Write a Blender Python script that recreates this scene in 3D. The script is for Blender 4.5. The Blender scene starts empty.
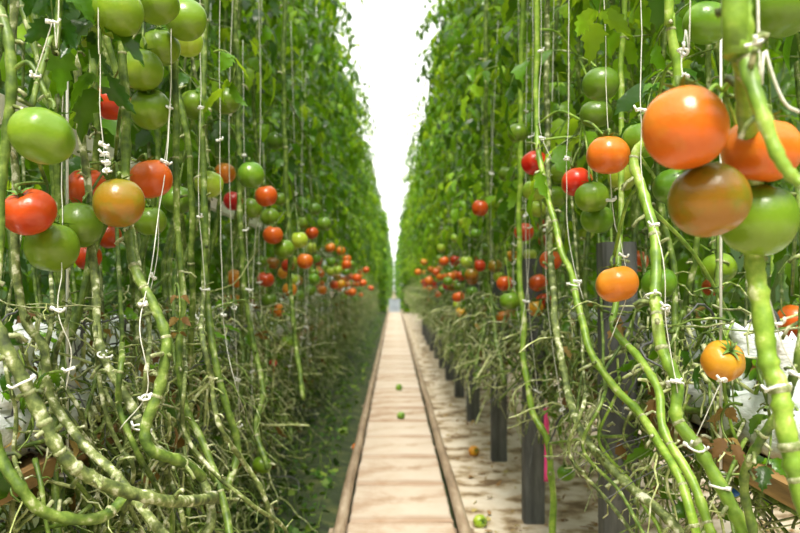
import bpy, math, random
from mathutils import Vector, Matrix, noise, Quaternion
PI = math.pi
V = Vector
random.seed(7)
sc = bpy.context.scene
COL = sc.collection
F, CX, CY, H = 778.0, 394.0, 285.0, 0.99      # focal length in pixels, vanishing point, eye height

def at(px, py, Y):
    """world point seen at a pixel when it stands Y metres down the aisle"""
    return V(((px - CX) / F * Y, Y, H - (py - CY) / F * Y))

# ------------------------------------------------------------------ materials
def nodemat(name):
    m = bpy.data.materials.new(name); m.use_nodes = True
    nt = m.node_tree
    return m, nt, nt.nodes['Principled BSDF'], nt.nodes['Material Output']

def ramp(nt, stops):
    r = nt.nodes.new('ShaderNodeValToRGB')
    e = r.color_ramp.elements
    while len(e) < len(stops): e.new(0.5)
    for k, (p, c) in enumerate(stops):
        e[k].position = p; e[k].color = (*c, 1)
    return r

def noise_node(nt, scale, detail=4, rough=.6, space='Object', vec_scale=None):
    tc = nt.nodes.new('ShaderNodeTexCoord')
    n = nt.nodes.new('ShaderNodeTexNoise')
    n.inputs['Scale'].default_value = scale; n.inputs['Detail'].default_value = detail
    n.inputs['Roughness'].default_value = rough
    if vec_scale:
        mp = nt.nodes.new('ShaderNodeMapping'); mp.inputs['Scale'].default_value = vec_scale
        nt.links.new(tc.outputs[space], mp.inputs[0]); nt.links.new(mp.outputs[0], n.inputs['Vector'])
    else:
        nt.links.new(tc.outputs[space], n.inputs['Vector'])
    return n

def bump(nt, b, src, strength=.3, dist=.01):
    bp = nt.nodes.new('ShaderNodeBump')
    bp.inputs['Strength'].default_value = strength; bp.inputs['Distance'].default_value = dist
    nt.links.new(src, bp.inputs['Height']); nt.links.new(bp.outputs[0], b.inputs['Normal'])

def noisy(name, stops, scale, rough=.6, detail=5, bmp=.3, bdist=.01, vec_scale=None, spec=.5, space='Object', nrough=.6):
    m, nt, b, o = nodemat(name)
    n = noise_node(nt, scale, detail, nrough, space=space, vec_scale=vec_scale)
    r = ramp(nt, stops)
    nt.links.new(n.outputs['Fac'], r.inputs[0]); nt.links.new(r.outputs[0], b.inputs['Base Color'])
    b.inputs['Roughness'].default_value = rough
    b.inputs['Specular IOR Level'].default_value = spec
    if bmp: bump(nt, b, n.outputs['Fac'], bmp, bdist)
    return m

def leaf_mat(name, dark, mid, light, trans, tmix=.4, rough=.38):
    m, nt, b, o = nodemat(name)
    g = nt.nodes.new('ShaderNodeNewGeometry')
    r = ramp(nt, [(0, dark), (.55, mid), (1, light)])
    nt.links.new(g.outputs['Random Per Island'], r.inputs[0])
    n = noise_node(nt, 60, 2)
    mx = nt.nodes.new('ShaderNodeMix'); mx.data_type = 'RGBA'; mx.blend_type = 'OVERLAY'
    mx.inputs[0].default_value = .35
    nt.links.new(r.outputs[0], mx.inputs[6]); nt.links.new(n.outputs['Fac'], mx.inputs[7])
    nt.links.new(mx.outputs[2], b.inputs['Base Color'])
    b.inputs['Roughness'].default_value = rough
    b.inputs['Specular IOR Level'].default_value = .36
    t = nt.nodes.new('ShaderNodeBsdfTranslucent')
    r2 = ramp(nt, [(0, tuple(c * .6 for c in trans)), (1, trans)])
    nt.links.new(g.outputs['Random Per Island'], r2.inputs[0]); nt.links.new(r2.outputs[0], t.inputs['Color'])
    ms = nt.nodes.new('ShaderNodeMixShader'); ms.inputs[0].default_value = tmix
    nt.links.new(b.outputs[0], ms.inputs[1]); nt.links.new(t.outputs[0], ms.inputs[2])
    nt.links.new(ms.outputs[0], o.inputs[0])
    bump(nt, b, n.outputs['Fac'], .5, .004)
    return m

def fruit_mat(name, c_bottom, c_top, c_patch, patch=.5):
    """skin colour runs from the blossom end to the shoulders, with ripening patches"""
    m, nt, b, o = nodemat(name)
    tc = nt.nodes.new('ShaderNodeTexCoord')
    sep = nt.nodes.new('ShaderNodeSeparateXYZ'); nt.links.new(tc.outputs['Object'], sep.inputs[0])
    n = nt.nodes.new('ShaderNodeTexNoise'); n.inputs['Scale'].default_value = 1.3; n.inputs['Detail'].default_value = 3
    oi = nt.nodes.new('ShaderNodeObjectInfo')
    ad = nt.nodes.new('ShaderNodeVectorMath'); ad.operation = 'ADD'
    mu = nt.nodes.new('ShaderNodeMath'); mu.operation = 'MULTIPLY'; mu.inputs[1].default_value = 37
    nt.links.new(oi.outputs['Random'], mu.inputs[0])
    nt.links.new(tc.outputs['Object'], ad.inputs[0]); nt.links.new(mu.outputs[0], ad.inputs[1])
    nt.links.new(ad.outputs[0], n.inputs['Vector'])
    mr = nt.nodes.new('ShaderNodeMapRange'); mr.inputs[1].default_value = -.6; mr.inputs[2].default_value = .8
    nt.links.new(sep.outputs[2], mr.inputs[0])
    r = ramp(nt, [(.15, c_bottom), (.95, c_top)])
    nt.links.new(mr.outputs[0], r.inputs[0])
    pr = nt.nodes.new('ShaderNodeMapRange'); pr.inputs[1].default_value = .48; pr.inputs[2].default_value = .72; pr.inputs[4].default_value = patch
    nt.links.new(n.outputs['Fac'], pr.inputs[0])
    mx = nt.nodes.new('ShaderNodeMix'); mx.data_type = 'RGBA'
    nt.links.new(pr.outputs[0], mx.inputs[0]); nt.links.new(r.outputs[0], mx.inputs[6]); mx.inputs[7].default_value = (*c_patch, 1)
    hs = nt.nodes.new('ShaderNodeHueSaturation')
    hv = nt.nodes.new('ShaderNodeMapRange'); hv.inputs[3].default_value = .485; hv.inputs[4].default_value = .515
    nt.links.new(oi.outputs['Random'], hv.inputs[0]); nt.links.new(hv.outputs[0], hs.inputs['Hue'])
    nt.links.new(mx.outputs[2], hs.inputs['Color']); nt.links.new(hs.outputs[0], b.inputs['Base Color'])
    b.inputs['Roughness'].default_value = .3
    b.inputs['Specular IOR Level'].default_value = .5
    b.inputs['Subsurface Weight'].default_value = .05
    b.inputs['Subsurface Radius'].default_value = (.5, .3, .1)
    b.inputs['Subsurface Scale'].default_value = .02
    n2 = noise_node(nt, 4, 2); bump(nt, b, n2.outputs['Fac'], .04, .05)
    return m

M = {}
M['leaf'] = leaf_mat('tomato_leaf', (.006, .032, .003), (.017, .070, .003), (.11, .27, .006), (.30, .60, .008), .34, .30)
M['leaf_pale'] = leaf_mat('pale_sunlit_leaf', (.04, .14, .004), (.12, .30, .008), (.26, .46, .018), (.52, .76, .02), .5, .40)  # paler yellow green copy of the leaf, sunlight put into its colour
M['leaf_dry'] = leaf_mat('withered_leaf', (.10, .045, .012), (.20, .12, .03), (.34, .26, .08), (.45, .28, .06), .3, .7)
M['stem'] = noisy('green_stem', [(.34, (.035, .075, .008)), (.50, (.10, .165, .018)), (.60, (.19, .27, .045)), (.70, (.55, .56, .36))], 38, .5, bmp=.25, bdist=.003)
M['stem_bright'] = noisy('bright_green_stem', [(.33, (.09, .18, .014)), (.50, (.19, .32, .028)), (.60, (.30, .42, .06)), (.70, (.62, .64, .36))], 26, .42, bmp=.2, bdist=.003)
M['stem_old'] = noisy('old_lowered_stem', [(.34, (.03, .045, .010)), (.47, (.10, .135, .028)), (.55, (.20, .24, .07)), (.64, (.62, .63, .45))], 42, .7, bmp=.4, bdist=.004)
M['dry_shoot'] = noisy('lightened_dry_shoot', [(.3, (.14, .18, .04)), (.5, (.36, .41, .14)), (.7, (.72, .73, .52))], 45, .75, bmp=.3, bdist=.003)  # dry shoots coloured paler than the stems so the shaded tangle looks lit
M['scar'] = noisy('pale_leaf_scar', [(.35, (.14, .18, .05)), (.55, (.30, .32, .16)), (.75, (.62, .62, .48))], 150, .7, bmp=.3, bdist=.002)
M['calyx'] = noisy('calyx_green', [(.3, (.05, .13, .015)), (.7, (.16, .30, .04))], 30, .55, bmp=0)
M['twine'] = noisy('white_twine', [(.3, (.46, .47, .38)), (.7, (.72, .72, .64))], 200, .7, bmp=0)
M['clip'] = noisy('white_clip', [(.3, (.70, .72, .68)), (.7, (.88, .88, .85))], 60, .35, bmp=0)
M['plastic'] = noisy('white_plastic_film', [(.3, (.62, .70, .70)), (.55, (.78, .82, .81)), (.8, (.9, .91, .9))], 9, .22, bmp=.7, bdist=.02, vec_scale=(1, 1, 2.2))
M['tan_wood'] = noisy('tan_board', [(.3, (.12, .07, .025)), (.6, (.28, .16, .05)), (.8, (.40, .28, .12))], 5, .65, vec_scale=(8, 1, 8))
M['post'] = noisy('dark_weathered_wood', [(.25, (.035, .037, .036)), (.5, (.085, .09, .088)), (.75, (.17, .175, .17)), (.9, (.26, .27, .25))], 7, .75, bmp=.5, vec_scale=(4, 4, .6))
M['rail'] = noisy('weathered_pipe', [(.25, (.12, .08, .05)), (.5, (.28, .20, .13)), (.75, (.46, .37, .27))], 6, .5, bmp=.2, vec_scale=(3, .7, 3))
M['red'] = fruit_mat('ripe_red_skin', (.48, .026, .004), (.44, .038, .005), (.50, .055, .006), .5)
M['redorange'] = fruit_mat('red_orange_skin', (.56, .058, .006), (.48, .085, .008), (.56, .11, .010), .5)
M['orange'] = fruit_mat('orange_skin', (.62, .115, .008), (.52, .15, .010), (.56, .19, .015), .6)
M['amber'] = fruit_mat('amber_skin', (.66, .22, .012), (.54, .28, .018), (.66, .28, .02), .5)
M['olive'] = fruit_mat('turning_skin', (.30, .11, .006), (.20, .13, .007), (.15, .165, .008), .8)
M['green'] = fruit_mat('green_skin', (.15, .27, .014), (.10, .22, .010), (.22, .33, .024), .6)
M['deep'] = fruit_mat('deep_green_skin', (.11, .21, .012), (.065, .15, .008), (.14, .25, .015), .6)
M['pale'] = fruit_mat('pale_green_skin', (.36, .48, .035), (.25, .40, .025), (.48, .55, .07), .6)
M['pink'] = noisy('pink_ribbon', [(.3, (.75, .03, .20)), (.7, (.85, .08, .30))], 20, .4, bmp=0)
M['blue'] = noisy('blue_plastic', [(.3, (.02, .10, .45)), (.7, (.05, .20, .65))], 20, .35, bmp=0)
M['crate'] = noisy('pale_blue_crate', [(.3, (.26, .31, .38)), (.7, (.36, .41, .47))], 12, .45, bmp=.1)
M['debris'] = leaf_mat('leaf_litter', (.16, .08, .03), (.34, .20, .08), (.45, .38, .12), (.3, .2, .05), .15, .8)
M['moss'] = leaf_mat('low_weed', (.012, .04, .004), (.05, .14, .010), (.24, .34, .04), (.16, .30, .02), .3, .6)

def slab_mat():
    m, nt, b, o = nodemat('weathered_slab')
    n = noise_node(nt, 7, 6, .65, space='Object'); n2 = noise_node(nt, 2.1, 4, .6)
    r = ramp(nt, [(.30, (.20, .12, .07)), (.40, (.36, .26, .18)), (.48, (.44, .36, .28)), (.68, (.50, .43, .355))])
    oi = nt.nodes.new('ShaderNodeObjectInfo')
    ad = nt.nodes.new('ShaderNodeMath'); ad.operation = 'MULTIPLY_ADD'; ad.inputs[1].default_value = .16
    nt.links.new(oi.outputs['Random'], ad.inputs[0])
    sb = nt.nodes.new('ShaderNodeMath'); sb.operation = 'ADD'
    hf = nt.nodes.new('ShaderNodeMath'); hf.operation = 'MULTIPLY'; hf.inputs[1].default_value = .5
    nt.links.new(n.outputs['Fac'], sb.inputs[0]); nt.links.new(n2.outputs['Fac'], sb.inputs[1]); nt.links.new(sb.outputs[0], hf.inputs[0])
    nt.links.new(hf.outputs[0], ad.inputs[2])
    sub = nt.nodes.new('ShaderNodeMath'); sub.operation = 'SUBTRACT'; sub.inputs[1].default_value = .06
    nt.links.new(ad.outputs[0], sub.inputs[0]); nt.links.new(sub.outputs[0], r.inputs[0])
    # dirt that has gathered along the joints
    tc = nt.nodes.new('ShaderNodeTexCoord'); sp = nt.nodes.new('ShaderNodeSeparateXYZ'); nt.links.new(tc.outputs['Object'], sp.inputs[0])
    ab = nt.nodes.new('ShaderNodeMath'); ab.operation = 'ABSOLUTE'; nt.links.new(sp.outputs[1], ab.inputs[0])
    ma = nt.nodes.new('ShaderNodeMath'); ma.operation = 'MULTIPLY_ADD'; ma.inputs[1].default_value = .28; nt.links.new(n2.outputs['Fac'], ma.inputs[0]); nt.links.new(ab.outputs[0], ma.inputs[2])
    mr = nt.nodes.new('ShaderNodeMapRange'); mr.inputs[1].default_value = .36; mr.inputs[2].default_value = .44; mr.inputs[4].default_value = .75; nt.links.new(ma.outputs[0], mr.inputs[0])
    mx = nt.nodes.new('ShaderNodeMix'); mx.data_type = 'RGBA'; nt.links.new(mr.outputs[0], mx.inputs[0]); nt.links.new(r.outputs[0], mx.inputs[6]); mx.inputs[7].default_value = (.24, .14, .075, 1)
    nt.links.new(mx.outputs[2], b.inputs['Base Color']); b.inputs['Roughness'].default_value = .8
    bump(nt, b, n.outputs['Fac'], .1, .006)
    return m
M['slab'] = slab_mat()
M['floor'] = noisy('pale_ground_cloth', [(.38, (.14, .085, .04)), (.45, (.32, .24, .14)), (.53, (.54, .46, .35)), (.72, (.64, .59, .50))], 5.5, .8, detail=8, bmp=.4, bdist=.02)
M['soil'] = noisy('mossy_soil', [(.3, (.010, .016, .004)), (.5, (.022, .038, .007)), (.7, (.07, .08, .02))], 9, .9, detail=8, bmp=.6, bdist=.03)

# ------------------------------------------------------------------ mesh building
class MB:
    def __init__(s): s.v, s.f, s.m = [], [], []
    def add(s, vs, fs, mi=0):
        k = len(s.v); s.v.extend(vs); s.f.extend(tuple(i + k for i in f) for f in fs); s.m.extend([mi] * len(fs))
    def mesh(s, name, mats, smooth=True):
        me = bpy.data.meshes.new(name)
        me.from_pydata([tuple(p) for p in s.v], [], s.f)
        for m in mats: me.materials.append(M[m])
        me.polygons.foreach_set('material_index', s.m)
        me.polygons.foreach_set('use_smooth', [smooth] * len(s.f))
        me.update()
        return me
    def build(s, name, mats, parent=None, loc=None, smooth=True):
        if isinstance(mats, str): mats = [mats]
        return link(name, s.mesh(name, mats, smooth), parent, loc)
    def tube(s, pts, rad, n=6, mi=0, cap=True, knob=0):
        pts = [V(p) for p in pts]; m = len(pts)
        if not hasattr(rad, '__len__'): rad = [rad] * m
        t0 = (pts[1] - pts[0]).normalized()
        u = t0.orthogonal().normalized()
        vs, fs = [], []
        for i in range(m):
            t = (pts[min(i + 1, m - 1)] - pts[max(i - 1, 0)])
            if t.length < 1e-9: t = t0.copy()
            t.normalize()
            u = (u - t * u.dot(t))
            u = u.normalized() if u.length > 1e-6 else t.orthogonal().normalized()
            w = t.cross(u)
            for k in range(n):
                a = 2 * PI * k / n
                vs.append(pts[i] + (u * math.cos(a) + w * math.sin(a)) * rad[i])
        for i in range(m - 1):
            for k in range(n):
                a, b = i * n + k, i * n + (k + 1) % n
                fs.append((a, b, b + n, a + n))
        if cap:
            fs.append(tuple(range(n - 1, -1, -1))); fs.append(tuple((m - 1) * n + k for k in range(n)))
        s.add(vs, fs, mi)
    def box(s, lo, hi, mi=0):
        x0, y0, z0 = lo; x1, y1, z1 = hi
        s.add([V(p) for p in ((x0, y0, z0), (x1, y0, z0), (x1, y1, z0), (x0, y1, z0), (x0, y0, z1), (x1, y0, z1), (x1, y1, z1), (x0, y1, z1))],
              [(3, 2, 1, 0), (4, 5, 6, 7), (0, 1, 5, 4), (1, 2, 6, 5), (2, 3, 7, 6), (3, 0, 4, 7)], mi)

def link(name, me, parent=None, loc=None):
    o = bpy.data.objects.new(name, me); COL.objects.link(o)
    if parent is not None: o.parent = parent
    if loc is not None: o.location = loc
    return o

def tag(o, label=None, cat=None, group=None, kind=None):
    if label: o['label'] = label
    if cat: o['category'] = cat
    if group: o['group'] = group
    if kind: o['kind'] = kind
    return o

def empty(name, loc, rz=0):
    o = bpy.data.objects.new(name, None); COL.objects.link(o)
    o.location = loc; o.rotation_euler = (0, 0, rz); o.empty_display_size = .05
    return o

def copy_tree(o, parent=None):
    c = o.copy(); COL.objects.link(c); c.parent = parent
    for ch in list(o.children): copy_tree(ch, c)
    return c

def crom(pts, per=5):
    """smooth curve through the points"""
    P = [V(p) for p in pts]
    P = [P[0] * 2 - P[1]] + P + [P[-1] * 2 - P[-2]]
    out = []
    for i in range(1, len(P) - 2):
        a, b, c, d = P[i - 1:i + 3]
        for k in range(per):
            t = k / per
            out.append(.5 * ((2 * b) + (c - a) * t + (2 * a - 5 * b + 4 * c - d) * t * t + (3 * b - a - 3 * c + d) * t ** 3))
    out.append(P[-2])
    return out

def rnd(a, b): return random.uniform(a, b)

# ------------------------------------------------------------------ leaves
def leaflet(mb, base, d, nrm, L, W, fold=.35, curl=.8, mi=0, fine=False):
    d = d.normalized(); side = d.cross(nrm)
    side = side.normalized() if side.length > 1e-5 else d.orthogonal().normalized()
    up = side.cross(d)
    n = 11 if fine else 7
    cols = (-1, -.5, 0, .5, 1) if fine else (-1, 0, 1)
    vs, fs = [], []
    pos = base.copy(); ang = rnd(-.15, .1); tw = rnd(-.5, .5)
    for i in range(n + 1):
        t = i / n
        w = W * (math.sin(PI * min(1, t ** .62)) ** .85) if 0 < i < n else (W * .04)
        tooth = ((1.18 if i % 2 else .80) * rnd(.84, 1.14)) if 0 < i < n else 1
        dirn = (d * math.cos(ang) - up * math.sin(ang)); un = up * math.cos(ang) + d * math.sin(ang)
        sd = side * math.cos(tw * t) + un * math.sin(tw * t); un2 = un * math.cos(tw * t) - side * math.sin(tw * t)
        for c in cols:
            e = abs(c)
            wz = e * w * math.sin(fold) * (1 if e < .7 else .75) + (rnd(-.1, .1) * W if e else 0)
            vs.append(pos + sd * (c * w * (tooth if e == 1 else 1) * math.cos(fold)) + un2 * wz + dirn * ((tooth - 1) * L * .12 * e if e == 1 else 0))
        pos = pos + dirn * (L / n); ang += curl / n
    k = len(cols)
    for i in range(n):
        for j in range(k - 1):
            a = i * k + j
            fs.append((a, a + 1, a + 1 + k, a + k))
    mb.add(vs, fs, mi)

def compound_leaf(mb, base, az, L, lift=.3, droop=1.3, size=.11, pairs=3, mi=0, smi=1, fine=False):
    """rachis that leaves the stem and bows down, with toothed leaflets in pairs and one at the tip"""
    out = V((math.cos(az), math.sin(az), 0)); up = V((0, 0, 1)); side0 = out.cross(up)
    pts = [base.copy()]; el = lift; n = 8; turn = rnd(-.4, .4)
    dirs = []
    for i in range(n):
        o2 = out * math.cos(turn * i / n) + side0 * math.sin(turn * i / n)
        dd = o2 * math.cos(el) + up * math.sin(el)
        dirs.append(dd); pts.append(pts[-1] + dd * (L / n)); el -= droop / n * 1.25
    mb.tube(pts, [.0032 - .0022 * i / n for i in range(n + 1)], 4 if fine else 3, smi, cap=False)
    for p in range(pairs):
        t = .36 + .5 * p / max(1, pairs - 1) if pairs > 1 else .6
        i = min(n - 1, int(t * n)); pos = pts[i].lerp(pts[i + 1], t * n - i); dd = dirs[i]
        sd = dd.cross(up); sd = sd.normalized() if sd.length > 1e-4 else side0
        nr = sd.cross(dd).normalized()
        s = size * (.8 + .3 * math.sin(PI * (p + .6) / pairs)) * rnd(.8, 1.15)
        for sg in (-1, 1):
            ld = (dd * .5 + sd * sg * .85 - up * rnd(.15, .75)).normalized()
            leaflet(mb, pos + sd * sg * .006, ld, (nr + sd * sg * rnd(-.3, .5)).normalized(), s * rnd(.85, 1.1), s * rnd(.20, .29), rnd(.1, .5), rnd(.2, 1.2), mi, fine)
            if fine or random.random() < .35:
                q = min(n, i + 1)
                leaflet(mb, pts[q], (dd * .4 + sd * sg - up * .3).normalized(), nr, s * .32, s * .12, .2, .4, mi)
    dd = dirs[-1]; sd = dd.cross(up); sd = sd.normalized() if sd.length > 1e-4 else side0
    leaflet(mb, pts[-1], (dd - up * rnd(0, .4)).normalized(), sd.cross(dd).normalized(), size * rnd(1.05, 1.35), size * rnd(.27, .35), rnd(.1, .45), rnd(.3, 1.0), mi, fine)

def foliage_mesh(seed, h0, h1, step=.052, Lr=(.26, .38), size=.084, spread=.1, pale=.2):
    random.seed(seed); mb = MB(); z = h0; k = 0
    while z < h1:
        az = k * 2.4 + rnd(-.5, .5)
        b = V((rnd(-spread, spread), rnd(-.16, .16), z))
        compound_leaf(mb, b, az, rnd(*Lr), rnd(0, .6), rnd(1.1, 2.0), size * rnd(.85, 1.2), 3, 2 if random.random() < pale else 0)
        z += step * rnd(.7, 1.3); k += 1
    return mb.mesh('foliage', ['leaf', 'stem', 'leaf_pale'])

# ------------------------------------------------------------------ stems
def wobble(p, s, a):
    return V((noise.noise(V((p.x * s + 3.1, p.y * s, p.z * s))), noise.noise(V((p.x * s, p.y * s + 9.7, p.z * s))), noise.noise(V((p.x * s, p.y * s, p.z * s + 5.3))))) * a

def knuckled(mb, ctrl, r0, r1, n=8, mi=0, per=6, stubs=0, smi=None, knob=1.0):
    """a stem through the control points: swollen at the nodes, with stubs where leaves were cut off"""
    pts = crom(ctrl, per)
    pts = [p + wobble(p, 9, min(r0, .008) * .9) for p in pts]
    m = len(pts); rad = []
    for i, p in enumerate(pts):
        t = i / (m - 1)
        rad.append((r0 + (r1 - r0) * t) * (1 + knob * (.07 * math.sin(i * 1.9) + (.16 if i % 5 == 0 else 0))))
    mb.tube(pts, rad, n, mi)
    if smi is not None:
        for i in range(2, m - 2, 5):
            if random.random() < .28:
                t = (pts[i + 1] - pts[i - 1]).normalized() * rad[i]
                mb.tube([pts[i] - t * .45, pts[i] - t * .15, pts[i] + t * .2, pts[i] + t * .5], [rad[i] * .9, rad[i] * 1.12, rad[i] * 1.14, rad[i] * .9], n, smi + 1, cap=False)
    for s in range(stubs):
        i = random.randrange(1, m - 1)
        t = (pts[i + 1] - pts[i]).normalized(); o = t.orthogonal().normalized(); o.rotate(Quaternion(t, rnd(0, 2 * PI)))
        l = rnd(.006, .026); dd = (o + t * rnd(-.5, .5)).normalized()
        mb.tube([pts[i], pts[i] + dd * (rad[i] + l * .6), pts[i] + dd * (rad[i] + l) - V((0, 0, l * rnd(0, .5)))], [rad[i] * .5, rad[i] * .34, rad[i] * .42], 5, mi if smi is None else smi + random.choice((0, 0, 0, 1)))
    return pts

def curl_thread(mb, p, l, r, mi=0, n=5):
    d = V((rnd(-1, 1), rnd(-1, 1), rnd(-1.2, .5))).normalized(); pts = [p]
    for i in range(n):
        d = (d + V((rnd(-.7, .7), rnd(-.7, .7), rnd(-.7, .4)))).normalized(); pts.append(pts[-1] + d * l / n)
    mb.tube(pts, [r * (1 - .5 * i / n) for i in range(n + 1)], 4, mi, cap=False)

# ------------------------------------------------------------------ fruit
def tomato_mesh(seed, lobes, depth, flat):
    random.seed(seed); mb = MB(); nu, nv = 36, 20; ph = rnd(0, 6)
    vs, fs = [], []
    for j in range(1, nv):
        th = PI * j / nv
        for i in range(nu):
            a = 2 * PI * i / nu
            s = math.sin(th)
            r = s ** .92 * (1 + depth * math.cos(lobes * a + ph) * s + .02 * math.cos(2 * a + ph * 2))
            z = math.cos(th)
            z = z * flat - (.20 * math.exp(-(s / .30) ** 2) if z > 0 else -.05 * math.exp(-(s / .3) ** 2))
            z += depth * .5 * math.cos(lobes * a + ph) * max(0, z) * s
            vs.append(V((r * math.cos(a), r * math.sin(a), z)))
    top = len(vs); vs.append(V((0, 0, flat - .22))); bot = len(vs); vs.append(V((0, 0, -flat + .06)))
    for j in range(nv - 2):
        for i in range(nu):
            a, b = j * nu + i, j * nu + (i + 1) % nu
            fs.append((a, a + nu, b + nu, b))
    for i in range(nu):
        fs.append((top, i, (i + 1) % nu)); fs.append((bot, (nv - 2) * nu + (i + 1) % nu, (nv - 2) * nu + i))
    mb.add(vs, fs)
    return mb, flat

def calyx_mesh(seed, flat):
    random.seed(seed); mb = MB(); n = 6
    c = V((0, 0, flat - .17))
    for k in range(n):
        a = 2 * PI * k / n + rnd(-.2, .2); d = V((math.cos(a), math.sin(a), 0)); s = V((-d.y, d.x, 0)); L = rnd(.5, .72)
        rise = rnd(.05, .35)
        vs, fs = [], []
        for i in range(6):
            t = i / 5; w = .10 * (1 - t) ** .7 * (1 if i else .7) + .004
            z = .13 * math.sin(PI * min(1, t * 1.1)) + rise * t * t
            p = c + d * (L * t) + V((0, 0, z + .02))
            vs += [p - s * w, p + V((0, 0, -.02)), p + s * w]
        for i in range(5):
            q = i * 3; fs += [(q, q + 1, q + 4, q + 3), (q + 1, q + 2, q + 5, q + 4)]
        mb.add(vs, fs)
    mb.tube([c - V((0, 0, .04)), c + V((0, 0, .05)), c + V((0, 0, .10))], [.11, .09, .075], 7)
    return mb.mesh('calyx', ['calyx'])

TOM = []
for k, (lb, dp, fl) in enumerate(((5, .014, .93), (6, .032, .87), (7, .024, .90), (4, .02, .99))):
    mb, fl = tomato_mesh(40 + k, lb, dp, fl)
    variants = {}
    for c in ('red', 'redorange', 'orange', 'amber', 'olive', 'green', 'deep', 'pale'):
        variants[c] = mb.mesh('tomato', [c])
    TOM.append((variants, calyx_mesh(60 + k, fl), fl))

def make_tomato(loc, dia, colour, label, group=None, tilt=None, var=None, node=None, parts=True):
    variants, cal, fl = TOM[random.randrange(4) if var is None else var]
    o = link('tomato', variants[colour], None, loc)
    r = dia / 2; o.scale = (r, r, r)
    tx, ty = tilt if tilt else (rnd(-.35, .35), rnd(-.35, .35))
    o.rotation_euler = (Matrix.Rotation(tx, 3, 'X') @ Matrix.Rotation(ty, 3, 'Y') @ Matrix.Rotation(rnd(0, 6.28), 3, 'Z')).to_euler()
    tag(o, label, 'tomato', group)
    if parts:
        c = link('calyx', cal, o)
        mb = MB()
        p0 = V((0, 0, fl - .1))
        if node is not None:
            mw = Matrix.LocRotScale(o.location, o.rotation_euler, o.scale)
            e = mw.inverted() @ node
            mid = p0.lerp(e, .5) + V((0, 0, .25))
            pts = crom([p0, p0 + V((0, 0, .35)), mid, e], 4)
        else:
            pts = crom([p0, p0 + V((.02, 0, .3)), p0 + V((rnd(-.2, .2), rnd(-.2, .2), .7)), p0 + V((rnd(-.6, .6), rnd(-.6, .6), 1.1))], 3)
        k = .0026 / r
        mb.tube(pts, [k * (1.6 if i == len(pts) // 3 else 1) for i in range(len(pts))], 6)
        mb.build('stalk', 'stem', c)
    return o
# @@SETTING
# ------------------------------------------------------------------ setting
def plane(name, x0, x1, y0, y1, z, mat, nx=8, ny=40, amp=0, kind='structure'):
    mb = MB(); vs, fs = [], []
    for j in range(ny + 1):
        for i in range(nx + 1):
            x = x0 + (x1 - x0) * i / nx; y = y0 + (y1 - y0) * j / ny
            vs.append(V((x, y, z + amp * noise.noise(V((x * 3, y * 3, 0))))))
    for j in range(ny):
        for i in range(nx):
            a = j * (nx + 1) + i; fs.append((a, a + 1, a + nx + 2, a + nx + 1))
    mb.add(vs, fs)
    o = mb.build(name, mat)
    o['kind'] = kind
    return o
plane('floor', -9, 9, -6, 125, 0, 'floor', 4, 20)

plane('floor_path', -.245, .31, 2.3, 26.6, .0015, 'soil', 2, 40)
# mossy strip beside the left rail, with low weeds nobody could count
moss = MB(); vs, fs = [], []
nx, ny = 30, 200
for j in range(ny + 1):
    for i in range(nx + 1):
        x = -6.0 + 5.765 * (i / nx) ** .45; y = .4 + 28 * j / ny
        e = 1 if 0 < i < nx else 0
        vs.append(V((x, y, .002 + e * (.012 + .02 * (noise.noise(V((x * 7, y * 7, 0))) + .4)))))
for j in range(ny):
    for i in range(nx):
        a = j * (nx + 1) + i; fs.append((a, a + 1, a + nx + 2, a + nx + 1))
moss.add(vs, fs, 0)
random.seed(21)
for k in range(9000):
    y = 2.0 + 24 * random.random() ** 2.0; x = -1.1 + .80 * random.random() ** .7
    s = rnd(.012, .045)
    b = V((x, y, .015))
    if random.random() < .5:
        leaflet(moss, b, V((rnd(-1, 1), rnd(-1, 1), rnd(.2, 1.2))), V((0, 0, 1)), s * 1.2, s * .45, .2, rnd(.2, 1), 1)
    else:
        d = V((rnd(-.6, .6), rnd(-.6, .6), 1)).normalized(); w = V((rnd(-1, 1), rnd(-1, 1), 0)).normalized() * .003
        moss.add([b - w, b + w, b + d * s * 1.6], [(0, 1, 2)], 1)
tag(moss.build('mossy_ground_cover', ['soil', 'moss']), 'dark green moss and low weeds on the ground beside the rusty rail', 'moss', kind='stuff')

# leaf litter on the pale floor
random.seed(22); lit = MB()
for k in range(1500):
    y = 1.6 + 16 * random.random() ** 1.6; x = rnd(.34, 1.6)
    s = rnd(.008, .03)
    if random.random() < .7:
        leaflet(lit, V((x, y, rnd(.004, .01))), V((rnd(-1, 1), rnd(-1, 1), rnd(0, .3))), V((0, 0, 1)), s * 1.5, s * .5, rnd(0, .6), rnd(-.6, .8), 0)
    else:
        a = rnd(0, 6.28); d = V((math.cos(a), math.sin(a), 0))
        lit.tube([V((x, y, .006)), V((x, y, .009)) + d * s, V((x, y, .006)) + d * s * 2], [.003, .0025, .002], 4, 0)
tag(lit.build('leaf_litter', ['debris']), 'brown crumbs of dead leaf strewn over the pale floor beyond the right rail', 'litter', kind='stuff')

ORD = 'first second third fourth fifth sixth seventh eighth ninth tenth eleventh twelfth thirteenth fourteenth'.split()
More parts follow.
